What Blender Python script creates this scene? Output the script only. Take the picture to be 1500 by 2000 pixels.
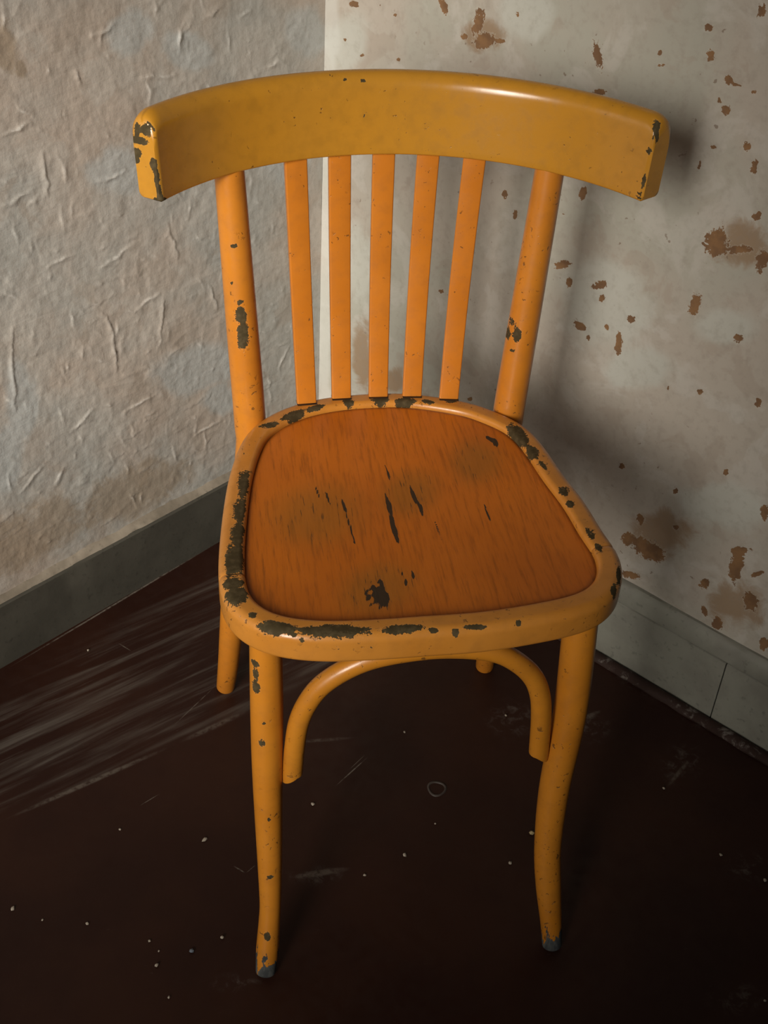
import bpy, bmesh, math, random
import numpy as np
from mathutils import Matrix, Vector

for o in list(bpy.data.objects):
    bpy.data.objects.remove(o)
scene = bpy.context.scene
COL = scene.collection

# ------------------------------------------------------------------ camera
cam_data = bpy.data.cameras.new('camera')
cam = bpy.data.objects.new('camera', cam_data)
COL.objects.link(cam)
CR, CU, CF = (Vector((0.991035, -0.124908, 0.047406)), Vector((0.037549, 0.600936, 0.798415)), Vector((0.128216, 0.789477, -0.600239)))
CP = Vector((-0.174406, -0.737947, 1.18249))
cam.matrix_world = Matrix(((CR.x, CU.x, -CF.x, CP.x), (CR.y, CU.y, -CF.y, CP.y), (CR.z, CU.z, -CF.z, CP.z), (0, 0, 0, 1)))
cam_data.sensor_width = 36.0
cam_data.lens = 2331.6 / 2000.0 * 36.0
cam_data.clip_start = 0.02
scene.camera = cam

# ------------------------------------------------------------------ light
world = bpy.data.worlds.new('world')
scene.world = world
world.use_nodes = True
bg = world.node_tree.nodes['Background']
bg.inputs['Color'].default_value = (0.80, 0.92, 1.0, 1)
bg.inputs['Strength'].default_value = 0.031

ld = bpy.data.lights.new('window_light', 'AREA')
ld.shape = 'RECTANGLE'
ld.size, ld.size_y = 1.35, 1.1
ld.energy = 9.8
ld.color = (1.0, 0.93, 0.83)
ld.spread = math.radians(42)
lo = bpy.data.objects.new('window_light', ld)
COL.objects.link(lo)
lo.location = (-1.44, -1.24, 1.26)
aim = Vector((-0.58, 0.50, 0.60))
lo.rotation_euler = (aim - lo.location).to_track_quat('-Z', 'Y').to_euler()

scene.view_settings.view_transform = 'Standard'
scene.view_settings.look = 'None'
scene.view_settings.exposure = 0.0
scene.view_settings.gamma = 1.0
scene.view_settings.use_curve_mapping = False

# ------------------------------------------------------------------ measured data (metres)
cw = [-0.024327, 0.916998, 0.0]
c0 = [-0.025643, 0.900005, 0.0]
L = [-0.756781, -0.653668, 0.0]
Rr = [0.647155, -0.762358, 0.0]
nL = [0.653668, -0.756781, 0.0]
nR = [-0.762358, -0.647155, 0.0]
Rchips = [[0.4264, 0.8006, 161.8, 90.8, 28.6, -61.7], [0.4344, 0.7612, 102.1, 19.1, 61.9, -248.4], [0.5542, 0.8576, 207.4, 49.7, 52.8, -246.2], [0.5628, 0.8318, 235.2, 56.6, 40.1, -175.1], [0.5883, 0.8117, 184.7, 45.9, 57.8, -238.0], [0.5977, 0.8098, 157.2, 7.7, 56.4, -650.0], [0.5924, 0.7829, 205.0, 50.7, 40.0, -154.5], [0.6249, 0.7525, 236.5, 60.7, 56.5, -202.0], [0.6387, 0.7343, 247.9, -6.9, 5.9, -141.8], [0.6081, 0.8868, 225.8, -33.5, -13.9, -139.9], [0.6548, 0.684, 81.2, 130.0, 210.3, -148.9], [0.6161, 0.6401, 70.1, 17.1, 19.8, -58.4], [0.6445, 0.6419, 78.9, 20.0, 63.0, -183.1], [0.6732, 0.6398, 142.4, -1.5, 7.2, -85.5], [0.4346, 0.642, 237.7, -28.9, 9.9, -131.4], [0.4223, 0.5456, 78.6, 41.5, 103.0, -167.5], [0.4357, 0.5267, 255.3, 43.9, 65.2, -178.3], [0.4784, 0.5375, 81.3, 43.9, 107.2, -167.3], [0.4856, 0.5236, 220.0, 41.6, 77.2, -205.3], [0.4627, 0.4757, 114.4, -41.0, -20.4, -163.2], [0.5298, 0.512, 193.5, 39.3, 80.2, -205.2], [0.52, 0.4749, 195.1, 19.8, 22.5, -70.4], [0.6082, 0.5618, 142.8, -5.6, 8.1, -70.9], [0.6698, 0.5419, 152.5, 38.6, 76.6, -189.4], [0.6396, 0.4577, 237.8, 56.2, 124.5, -280.2], [0.7121, 0.4748, 253.1, 66.3, 72.5, -160.0], [0.5977, 0.4442, 458.4, 101.4, 101.2, -229.2], [0.5872, 0.7408, 318.9, 77.0, 124.8, -444.8], [0.5757, 0.7171, 541.0, 20.0, 25.3, -196.9], [0.5036, 0.8204, 389.5, 84.6, 106.6, -467.9], [0.5087, 0.8087, 194.3, 42.4, 108.6, -463.5], [0.6196, 0.8079, 340.5, 88.5, 95.3, -382.9], [0.5829, 0.7891, 424.1, -65.3, -16.3, -269.2], [0.5572, 0.3065, 209.0, 41.5, 103.0, -204.2], [0.6962, 0.369, 284.2, 70.4, 111.4, -218.9], [0.6378, 0.3106, 265.2, 59.6, 108.6, -207.1], [0.6165, 0.2049, 46.9, -11.5, -3.0, -62.2], [0.6291, 0.1982, 62.8, -1.6, 35.3, -129.8], [0.599, 0.2426, 156.5, 32.5, 64.5, -117.3], [0.6503, 0.2583, 217.5, 48.9, 133.1, -238.9], [0.5895, 0.2018, 76.4, 15.4, 46.2, -81.2], [0.7415, 0.2505, 123.8, 11.3, 13.5, -36.5], [0.7402, 0.2729, 60.5, 20.9, 137.4, -197.6], [0.6035, 0.149, 65.1, 2.6, 62.8, -160.0], [0.7071, 0.1975, 131.8, 31.4, 77.7, -127.4], [0.7717, 0.2062, 80.8, 56.4, 57.9, -48.5], [0.717, 0.1558, 196.1, 134.3, 101.0, -85.3], [0.7388, 0.1482, 146.2, 35.7, 59.9, -92.2], [0.7558, 0.342, 182.9, 48.4, 50.2, -92.5], [0.8034, 0.1567, 138.0, 36.5, 53.6, -80.0], [0.7697, 0.2523, 83.1, 58.4, 290.6, -251.5], [0.2544, 0.7986, 131.6, -14.5, 5.2, -65.8], [0.2668, 0.7807, 63.7, 8.0, 24.9, -112.6], [0.2352, 0.7786, 138.2, 15.6, 73.3, -334.4], [0.2008, 0.8057, 138.2, 118.4, 52.0, -92.7], [0.2895, 0.7858, 144.2, 19.3, 75.5, -341.4], [0.049, 0.7786, 113.7, -50.0, -10.2, -216.1], [0.3112, 0.8203, 335.3, 48.3, 61.2, -294.9], [0.0954, 0.7867, 377.2, 23.0, 109.6, -540.6], [0.1221, 0.7799, 383.1, 27.2, 112.6, -541.5], [0.0361, 0.731, 265.8, 10.1, 112.6, -510.0], [0.0684, 0.7186, 270.2, 13.4, 116.6, -509.2], [0.1321, 0.7275, 282.9, 20.7, 120.5, -520.8], [0.3218, 0.6059, 244.5, 33.4, 57.3, -185.5], [0.341, 0.5848, 306.9, 43.7, 58.9, -183.2], [0.4765, 0.4644, 425.2, 77.5, 110.6, -273.6], [0.4992, 0.488, 327.5, 62.6, 92.6, -233.3], [0.4126, 0.6078, 434.7, 73.4, 162.6, -505.6], [0.3014, 0.2947, 212.0, 24.8, 131.8, -292.7], [0.2325, 0.4378, 214.9, 21.4, 119.3, -320.7]]
Rstain = [[0.0926, 0.2739, 38.8, 2.0, 5.1, -12.2], [0.1589, 0.2621, 37.0, 2.6, 12.2, -28.0], [0.2115, 0.2454, 24.7, 2.1, 16.9, -37.2], [0.6321, 0.2354, 17.0, 3.7, 12.0, -21.3], [0.6278, 0.2373, 17.0, 3.7, 12.0, -21.3], [0.6474, 0.6478, 22.7, 5.8, 9.4, -27.6], [0.7561, 0.193, 19.4, 4.9, 12.1, -19.1], [0.2661, 0.7865, 25.5, 3.2, 9.3, -42.4]]
Rpale = [[0.0436, 0.7314, 17.8, 0.7, 4.2, -19.2], [0.4894, 0.5195, 12.0, 2.3, 4.9, -13.0], [0.3258, 0.8222, 19.4, 2.9, 6.2, -29.7], [0.6529, 0.549, 18.9, 4.7, 12.1, -30.4], [0.7027, 0.3196, 13.8, 0.0, 5.4, -23.8], [0.0668, 0.4174, 16.1, 0.7, 4.4, -12.3], [0.5552, 0.4534, 16.8, 3.5, 11.7, -27.5]]
Lstain_shade = [[0.4868, 0.8008, -51.1, 7.4, -1.3, -27.4], [0.4691, 0.7737, -113.6, 5.7, 3.5, -85.0], [0.3772, 0.1655, -7.2, 2.2, 0.8, -16.9], [0.539, 0.1799, -8.2, 2.4, -1.0, -14.5]]  # brown stains; the low ones are widened to paint shade into the wall
Lpale = [[0.2341, 0.7503, -17.8, -10.8, 17.6, -38.4], [0.2082, 0.2476, -22.2, -1.0, 12.0, -28.3], [0.5307, 0.3846, -35.7, 0.6, 3.7, -15.2], [0.0709, 0.5844, -17.0, -0.0, 4.2, -17.4], [0.3541, 0.6341, -18.6, -2.0, 6.6, -26.2], [0.2531, 0.3175, -9.5, 2.1, 3.2, -19.6], [0.5653, 0.3088, -30.3, -11.0, 10.4, -15.2], [0.323, 0.789, -22.8, -2.3, 5.9, -35.6], [0.0331, 0.7405, -21.0, 0.3, 4.3, -25.7]]
ridges = [[0.3939, 0.4525, 0.3842, 0.4157], [0.3842, 0.4157, 0.3842, 0.3699], [0.3007, 0.4382, 0.3042, 0.4167], [0.3042, 0.4167, 0.3118, 0.3886], [0.2538, 0.7538, 0.2414, 0.7841], [0.3979, 0.7574, 0.3955, 0.7485], [0.3903, 0.5186, 0.3451, 0.5321], [0.2322, 0.7796, 0.2577, 0.7545], [0.1076, 0.7083, 0.08, 0.711], [0.5259, 0.4825, 0.5398, 0.3737], [0.3097, 0.7346, 0.2598, 0.7273], [0.1499, 0.7783, 0.1326, 0.7828], [0.3777, 0.6275, 0.343, 0.63], [0.3412, 0.4449, 0.3063, 0.4551], [0.088, 0.2516, 0.0694, 0.2801], [0.4791, 0.6234, 0.4712, 0.6304], [0.4539, 0.6772, 0.4539, 0.6288], [0.5116, 0.6324, 0.4766, 0.6398], [0.3727, 0.7918, 0.3437, 0.798], [0.4663, 0.543, 0.4328, 0.5456], [0.5048, 0.7123, 0.4652, 0.7147], [0.2183, 0.433, 0.206, 0.3975], [0.2827, 0.5344, 0.2728, 0.4956], [0.4641, 0.3092, 0.4293, 0.3257], [0.5514, 0.2539, 0.5165, 0.2774], [0.4974, 0.2433, 0.4871, 0.259], [0.3767, 0.3029, 0.3278, 0.3067], [0.2599, 0.2081, 0.2098, 0.2126]]
inner = [[-0.0035, 0.4212], [-0.0429, 0.4176], [-0.0754, 0.4084], [-0.1031, 0.3927], [-0.1237, 0.3708], [-0.1349, 0.348], [-0.1448, 0.3096], [-0.1517, 0.2691], [-0.1578, 0.212], [-0.1616, 0.1581], [-0.1619, 0.1202], [-0.158, 0.0959], [-0.1462, 0.0774], [-0.1269, 0.0656], [-0.0937, 0.0584], [-0.0472, 0.057], [0.0, 0.0584], [0.0479, 0.0598], [0.0978, 0.0668], [0.1414, 0.0767], [0.1608, 0.0879], [0.1729, 0.1044], [0.1791, 0.1328], [0.1734, 0.1681], [0.1682, 0.2174], [0.158, 0.2664], [0.1487, 0.3254], [0.1369, 0.36], [0.1154, 0.3824], [0.0929, 0.3998], [0.0362, 0.4192]]
ringchips = [[-0.1534, 0.3215, 262.9, -9.0, -7.2, -129.2], [-0.1593, 0.2721, 171.6, -14.2, -7.2, -34.1], [-0.1649, 0.224, 162.4, -13.2, -8.1, -38.8], [-0.168, 0.1868, 153.8, -12.5, -9.1, -43.7], [-0.1715, 0.1475, 120.9, -9.8, -7.4, -35.9], [-0.1738, 0.1125, 106.1, -2.6, -8.7, -124.4], [-0.1705, 0.0949, 99.9, -14.4, -27.7, -80.7], [-0.1576, 0.0667, 252.2, -72.0, -169.5, -268.5], [-0.1346, 0.0507, 56.9, -8.6, -46.1, -161.8], [-0.0873, 0.0425, 31.2, -2.9, -11.1, -149.3], [-0.0256, 0.0393, 54.0, -4.2, 13.1, -250.7], [0.0028, 0.0372, 238.7, -38.2, -36.5, -493.8], [0.0405, 0.0385, 96.8, -14.7, 1.1, -495.9], [0.0913, 0.0542, 208.0, -34.0, 31.4, -583.4], [0.0819, 0.0423, 420.2, -92.1, -26.6, -362.6], [0.1065, 0.0371, 419.3, -100.0, -26.7, -363.8], [0.1481, 0.3472, 43.4, -35.0, -113.1, -37.9], [0.1565, 0.3121, 67.3, -64.0, -152.1, -37.8], [0.1634, 0.2852, 92.8, -79.1, -215.1, -72.7], [0.1734, 0.2368, 139.8, -85.8, -107.1, -80.4], [0.1737, 0.2143, 170.5, -135.8, -247.1, -112.8], [0.1834, 0.1656, 63.8, -79.9, -199.3, -33.8], [0.1853, 0.1417, 90.1, -99.4, -253.9, -65.2], [-0.1277, 0.3794, 95.6, 9.2, 68.2, -158.3], [-0.0992, 0.4001, 68.7, 8.9, 91.6, -152.6], [-0.0739, 0.4129, 83.5, 5.3, 133.4, -306.9], [-0.0348, 0.4242, 153.9, -15.7, -8.8, -180.1], [0.0029, 0.4268, 98.7, -12.2, -8.7, -178.7], [0.0322, 0.4232, 76.0, -10.7, -10.9, -223.5], [0.057, 0.4208, 116.7, -29.4, -83.1, -208.8], [0.0819, 0.4185, 103.2, -22.5, -47.1, -216.4], [0.1929, 0.1012, 393.5, -114.1, -5.0, -72.8], [0.1818, 0.0802, 307.9, -166.7, -85.9, -119.3]]
frontchips = [[-0.1366, 0.4602, 223.7, -1.3, -19.2, -272.6], [-0.1223, 0.4598, 278.6, 0.7, -14.3, -204.1], [0.0228, 0.4558, 357.8, 30.6, -12.3, -178.5], [-0.1678, 0.4786, 759.6, -18.2, -9.4, -139.6], [-0.1682, 0.5004, 769.5, -18.9, -13.8, -214.8], [-0.1155, 0.4538, 739.1, 4.6, -38.4, -540.2], [-0.0836, 0.4434, 349.2, 99.4, 213.2, -494.3], [-0.0561, 0.4433, 260.1, 78.3, 317.6, -734.0], [-0.1109, 0.4435, 367.0, 3.2, -58.2, -800.6], [0.096, 0.4639, 423.8, 54.2, -36.1, -537.1], [-0.0379, 0.4482, 519.4, 162.6, 317.5, -733.3]]
panelchips = [[-0.0115, 0.2356, 366.9, 11.5, 16.1, -44.5], [-0.0113, 0.1968, 373.2, 20.6, 16.4, -40.5], [0.0165, 0.2517, 435.3, 40.7, 28.7, -51.2], [0.0207, 0.2292, 441.4, 40.6, 39.8, -72.5], [-0.0502, 0.0918, 458.0, 11.8, 15.3, -63.8], [-0.0436, 0.103, 510.4, 10.7, 14.0, -57.6], [-0.041, 0.0926, 293.7, 5.6, 15.3, -63.7], [-0.0351, 0.098, 292.1, 4.4, 12.0, -49.7], [-0.0325, 0.0877, 343.1, 4.5, 22.4, -94.2], [-0.0368, 0.1114, 810.6, 13.0, 23.9, -97.5], [-0.0577, 0.2384, 601.7, 70.7, 36.4, -70.7], [-0.055, 0.2038, 746.3, 70.8, 17.5, -39.7], [0.1172, 0.3496, 139.0, -65.2, -192.6, -183.0], [0.1219, 0.3411, 302.9, 37.2, 101.7, -127.4], [-0.0054, 0.2949, 688.9, 56.1, 35.1, -66.6], [0.0326, 0.194, 911.9, 56.6, 22.4, -47.0], [-0.012, 0.1172, 776.5, 74.5, 20.3, -44.8], [-0.0036, 0.1242, 771.2, 69.2, 33.6, -74.1], [-0.0733, 0.2527, 717.7, 90.6, 41.5, -79.0], [0.0879, 0.2162, 888.3, 22.8, 28.5, -60.0], [-0.0831, 0.2623, 893.3, 117.5, 32.2, -60.6], [-0.0541, 0.1829, 936.0, 111.7, 42.6, -87.0]]
panelworn = [[-0.086, 0.2271, 17.3, 0.4, 3.7, -16.7], [-0.0382, 0.1041, 22.4, 1.2, 7.4, -22.9], [0.0129, 0.2565, 25.7, 0.4, 8.3, -22.6], [0.0936, 0.3086, 29.3, -5.6, -1.2, -20.4]]
post_top = [[-0.1632, 0.4224, 0.737], [0.1651, 0.4219, 0.737]]
post_seat = [[-0.1477, 0.4087, 0.45], [0.1506, 0.4067, 0.45]]
feet = [[-0.1544, -0.0018, 0.0], [0.1668, 0.0034, 0.0], [-0.1885, 0.4342, 0.0], [0.1747, 0.446, 0.0]]
slat_top = [[-0.0922, 0.4431, 0.737], [-0.0464, 0.4532, 0.737], [-0.0013, 0.4576, 0.737], [0.0436, 0.4533, 0.737], [0.0889, 0.4418, 0.737]]
slat_bot = [[-0.0826, 0.4216, 0.459], [-0.0418, 0.4307, 0.459], [0.0011, 0.432, 0.459], [0.0405, 0.4313, 0.459], [0.0827, 0.4236, 0.459]]
legL = [[-0.1459, 0.0719, 0.4164, 0.0151], [-0.1462, 0.0653, 0.3387, 0.0159], [-0.1469, 0.0578, 0.2647, 0.0152], [-0.1467, 0.048, 0.1883, 0.0139], [-0.1466, 0.039, 0.1372, 0.0128], [-0.1471, 0.028, 0.0865, 0.0114], [-0.1487, 0.0215, 0.0615, 0.0115], [-0.1518, 0.0104, 0.026, 0.0122], [-0.1542, 0.0007, 0.0018, 0.0108]]
legR = [[0.1565, 0.0702, 0.3965, 0.0183], [0.1564, 0.0633, 0.3153, 0.0169], [0.1512, 0.0516, 0.2133, 0.016], [0.1514, 0.0385, 0.1345, 0.0146], [0.1561, 0.027, 0.0824, 0.014], [0.1624, 0.0125, 0.0318, 0.0119], [0.1651, 0.0033, 0.0083, 0.0109]]
brace = [[-0.1222, 0.055, 0.2563], [-0.1198, 0.055, 0.2987], [-0.116, 0.055, 0.3308], [-0.1078, 0.055, 0.3567], [-0.0941, 0.055, 0.3794], [-0.0706, 0.055, 0.399], [-0.0424, 0.055, 0.4114], [0.0004, 0.055, 0.418], [0.0344, 0.055, 0.4169], [0.0642, 0.055, 0.4108], [0.0852, 0.055, 0.3993], [0.1057, 0.055, 0.3782], [0.1174, 0.055, 0.3537], [0.1237, 0.055, 0.321], [0.1286, 0.055, 0.2629]]
crumbs = [[-0.2713, 0.0199, 9], [0.177, 0.1564, 12], [0.1413, 0.1153, 9], [0.0174, 0.1389, 8], [0.0615, 0.1813, 5], [-0.2186, 0.1824, 9], [-0.234, 0.0338, 10], [-0.2003, 0.0472, 8], [-0.2799, 0.0509, 5], [-0.2695, 0.0372, 5], [-0.4329, 0.1063, 9], [-0.3986, 0.0886, 5], [-0.3493, 0.0794, 6], [-0.3196, 0.2065, 6], [-0.0334, 0.1145, 6], [0.3627, 0.2108, 7], [0.4008, 0.1045, 6], [0.441, 0.064, 9], [0.1859, 0.3516, 7], [-0.0857, 0.2242, 8], [0.0446, 0.3334, 5], [-0.2575, -0.0188, 6], [0.3818, -0.0852, 6], [-0.3789, 0.5224, 7]]
knot = [0.0722, 0.2357]
floorseg = [[-0.0587, 0.247, -0.0061, 0.2975], [-0.0365, 0.2743, -0.0104, 0.3005], [-0.2991, 0.2395, -0.2716, 0.2587], [-0.186, 0.1427, -0.1715, 0.1306], [-0.1715, 0.1306, -0.1591, 0.1417], [-0.1243, 0.1192, -0.0455, 0.1264], [-0.3386, 0.5351, -0.3178, 0.5157], [-0.264, 0.3632, -0.1995, 0.4429], [-0.4623, 0.2305, -0.2537, 0.3383], [-0.2537, 0.3383, -0.156, 0.3913], [-0.1117, 0.3283, -0.0173, 0.3295], [0.2592, 0.3251, 0.3239, 0.3528], [0.3654, 0.2106, 0.4158, 0.2579], [-0.4943, 0.4866, -0.1785, 0.7697]]
floordust = [[0.4473, 0.3285, 10.3, -8.6, -35.4, -29.9], [-0.0884, 0.1195, 23.8, -1.9, -5.1, -56.2], [0.3992, 0.2505, 22.9, -1.0, 8.9, -27.5], [0.3928, 0.4117, 12.1, -9.6, -19.2, -15.4], [0.2939, 0.3222, 23.4, -6.3, -2.2, -27.0], [0.4281, 0.0871, 30.9, -11.8, -3.1, -33.8], [0.1939, 0.349, 23.5, -5.0, -1.7, -21.3], [-0.1871, -0.0089, 30.5, -0.8, -6.4, -66.3], [0.3525, -0.0794, 24.5, -9.2, -4.0, -41.5]]
postchips = [[-0.1547, 0.391, 0.586, 0.0061, 0.0095], [-0.1531, 0.391, 0.563, 0.0061, 0.0163], [-0.1549, 0.391, 0.6021, 0.0034, 0.0027], [0.1378, 0.391, 0.5694, 0.0082, 0.0034], [0.1373, 0.391, 0.5536, 0.0034, 0.0109], [0.1467, 0.391, 0.5566, 0.0041, 0.0095], [0.1432, 0.391, 0.5375, 0.0027, 0.0027], [-0.1596, 0.391, 0.6623, 0.0041, 0.0027], [-0.1638, 0.391, 0.6227, 0.002, 0.002]]
legchips = [[-0.1564, 0.05, 0.4071, 0.0041, 0.0041], [-0.1561, 0.05, 0.394, 0.0027, 0.0068], [-0.1559, 0.05, 0.3793, 0.0034, 0.0082], [-0.152, 0.032, 0.3122, 0.0041, 0.0048], [-0.1494, 0.05, 0.3376, 0.002, 0.002], [-0.1467, 0.032, 0.2117, 0.002, 0.0027], [-0.147, 0.02, 0.133, 0.0034, 0.0027], [-0.1516, 0.02, 0.0548, 0.0034, 0.0054]]
railchips = [[-0.2439, 0.347, 0.8025, 0.0033, 0.0056], [-0.2345, 0.34, 0.8041, 0.0066, 0.0056], [-0.2428, 0.346, 0.7921, 0.0086, 0.0037], [-0.2455, 0.347, 0.7804, 0.004, 0.0043], [-0.2311, 0.336, 0.7726, 0.0033, 0.0068], [-0.229, 0.335, 0.7609, 0.0026, 0.0105], [-0.2277, 0.334, 0.7452, 0.0026, 0.0112], [-0.2268, 0.333, 0.7377, 0.0053, 0.0037], [-0.2465, 0.347, 0.7732, 0.0026, 0.0037], [0.2384, 0.33, 0.8088, 0.004, 0.0062], [0.2383, 0.33, 0.7991, 0.0033, 0.0037], [0.2341, 0.325, 0.7866, 0.0033, 0.0037], [0.234, 0.325, 0.7575, 0.002, 0.0074], [0.2318, 0.322, 0.7422, 0.0046, 0.0037], [0.2247, 0.325, 0.7467, 0.0059, 0.0019], [-0.0447, 0.455, 0.8125, 0.002, 0.0015], [-0.0263, 0.455, 0.8111, 0.0033, 0.0015], [-0.0244, 0.455, 0.776, 0.0013, 0.0012]]

# ------------------------------------------------------------------ helpers
def vnoise(x, y, seed=0):
    xi = np.floor(x).astype(np.int64); yi = np.floor(y).astype(np.int64)
    fx = x - xi; fy = y - yi
    fx = fx * fx * fx * (fx * (fx * 6 - 15) + 10); fy = fy * fy * fy * (fy * (fy * 6 - 15) + 10)
    def h(a, b):
        n = (a * 374761393 + b * 668265263 + seed * 1442695041) & 0x7fffffff
        n = ((n ^ (n >> 13)) * 1274126177) & 0x7fffffff
        return ((n ^ (n >> 16)) & 0xffff) / 65535.0
    a = h(xi, yi); b = h(xi + 1, yi); c = h(xi, yi + 1); d = h(xi + 1, yi + 1)
    return (a * (1 - fx) + b * fx) * (1 - fy) + (c * (1 - fx) + d * fx) * fy

def fbm(x, y, oct=4, seed=0):
    s = np.zeros_like(x); a = 0.5
    for i in range(oct):
        s = s + a * vnoise(x * 2 ** i, y * 2 ** i, seed + i * 17); a *= 0.5
    return s

def field(P, chips):
    F = np.full(len(P), -1.0)
    for c in chips:
        dx = P[:, 0] - c[0]; dy = P[:, 1] - c[1]
        F = np.maximum(F, 1 - np.hypot(c[2] * dx + c[3] * dy, c[4] * dx + c[5] * dy))
    return F

def blob(P, chips, ry=.03):
    F = np.full(len(P), -1.0)
    for c in chips:
        d = np.sqrt(((P[:, 0] - c[0]) / c[3]) ** 2 + ((P[:, 1] - c[1]) / max(c[3], ry)) ** 2 + ((P[:, 2] - c[2]) / c[4]) ** 2)
        F = np.maximum(F, 1 - d)
    return F

def mk(name, verts, faces, mat=None, parent=None, smooth=True, attrs=None, kind=None, sharp=None):
    me = bpy.data.meshes.new(name)
    me.from_pydata([tuple(map(float, q)) for q in verts], [], faces)
    me.update()
    bm = bmesh.new(); bm.from_mesh(me)
    bmesh.ops.recalc_face_normals(bm, faces=bm.faces)
    bm.to_mesh(me); bm.free()
    if smooth:
        me.polygons.foreach_set('use_smooth', [True] * len(me.polygons))
        if sharp:
            me.set_sharp_from_angle(angle=math.radians(sharp))
    for k, a in (attrs or {}).items():
        at = me.attributes.new(k, 'FLOAT', 'POINT')
        at.data.foreach_set('value', np.asarray(a, dtype=np.float32))
    o = bpy.data.objects.new(name, me)
    COL.objects.link(o)
    if mat: me.materials.append(mat)
    if parent: o.parent = parent
    if kind: o['kind'] = kind
    return o

def box_geo(size, mat4):
    x, y, z = size
    vs = [mat4 @ Vector((a * x / 2, b * y / 2, c * z / 2)) for a in (-1, 1) for b in (-1, 1) for c in (-1, 1)]
    fs = [(0, 1, 3, 2), (4, 6, 7, 5), (0, 4, 5, 1), (2, 3, 7, 6), (0, 2, 6, 4), (1, 5, 7, 3)]
    return vs, fs

def catmull(pts, n, closed=False):
    P = np.asarray(pts, float); m = len(P)
    def g(i): return P[i % m] if closed else P[min(max(i, 0), m - 1)]
    out = []
    for i in range(m if closed else m - 1):
        a, b, c, d = g(i - 1), g(i), g(i + 1), g(i + 2)
        if not closed and i == 0: a = 2 * b - c
        if not closed and i == m - 2: d = 2 * c - b
        for k in range(n):
            t = k / n
            out.append(.5 * (2 * b + (c - a) * t + (2 * a - 5 * b + 4 * c - d) * t * t + (3 * b - a - 3 * c + d) * t ** 3))
    if not closed: out.append(P[-1])
    return np.array(out)

def resample(P, n, closed=False):
    Q = np.vstack([P, P[:1]]) if closed else P
    s = np.r_[0, np.cumsum(np.linalg.norm(np.diff(Q[:, :3], axis=0), axis=1))]
    t = np.linspace(0, s[-1], n + 1)[:-1] if closed else np.linspace(0, s[-1], n)
    return np.column_stack([np.interp(t, s, Q[:, k]) for k in range(Q.shape[1])])

def tube(path, rad, nseg=28, round_ends=0.0, ref=(0, 1, 0), flat=(1, 1)):
    """round bar swept along path (N,3); rad (N,)"""
    P = np.asarray(path); N = len(P); rad = np.asarray(rad, float).copy()
    T = np.gradient(P, axis=0); T /= np.linalg.norm(T, axis=1)[:, None]
    verts = []; faces = []
    ref = np.array(ref, float)
    for i in range(N):
        a = ref - T[i] * (ref @ T[i]); a /= np.linalg.norm(a); b = np.cross(T[i], a)
        for k in range(nseg):
            w = 2 * math.pi * k / nseg
            verts.append(P[i] + rad[i] * (flat[0] * math.cos(w) * a + flat[1] * math.sin(w) * b))
    for i in range(N - 1):
        for k in range(nseg):
            k2 = (k + 1) % nseg
            faces.append((i * nseg + k, i * nseg + k2, (i + 1) * nseg + k2, (i + 1) * nseg + k))
    faces.append(tuple(range(nseg))[::-1]); faces.append(tuple((N - 1) * nseg + k for k in range(nseg)))
    return np.array(verts), faces

def rounded_ends(path, rad, r0=0.004, r1=0.004, m=5):
    """add shrinking rings at both ends so the bar has rounded rims"""
    P = [np.array(q) for q in path]; R = list(rad)
    def end(p, d, r, e):
        ps, rs = [], []
        for k in range(1, m + 1):
            w = k / m * math.pi / 2
            ps.append(p + d * e * math.sin(w)); rs.append(r - e * (1 - math.cos(w)))
        return ps, rs
    if r1:
        d = P[-1] - P[-2]; d /= np.linalg.norm(d); ps, rs = end(P[-1], d, R[-1], r1); P += ps; R += rs
    if r0:
        d = P[0] - P[1]; d /= np.linalg.norm(d); ps, rs = end(P[0], d, R[0], r0); P = ps[::-1] + P; R = rs[::-1] + R
    return np.array(P), np.array(R)

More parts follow.
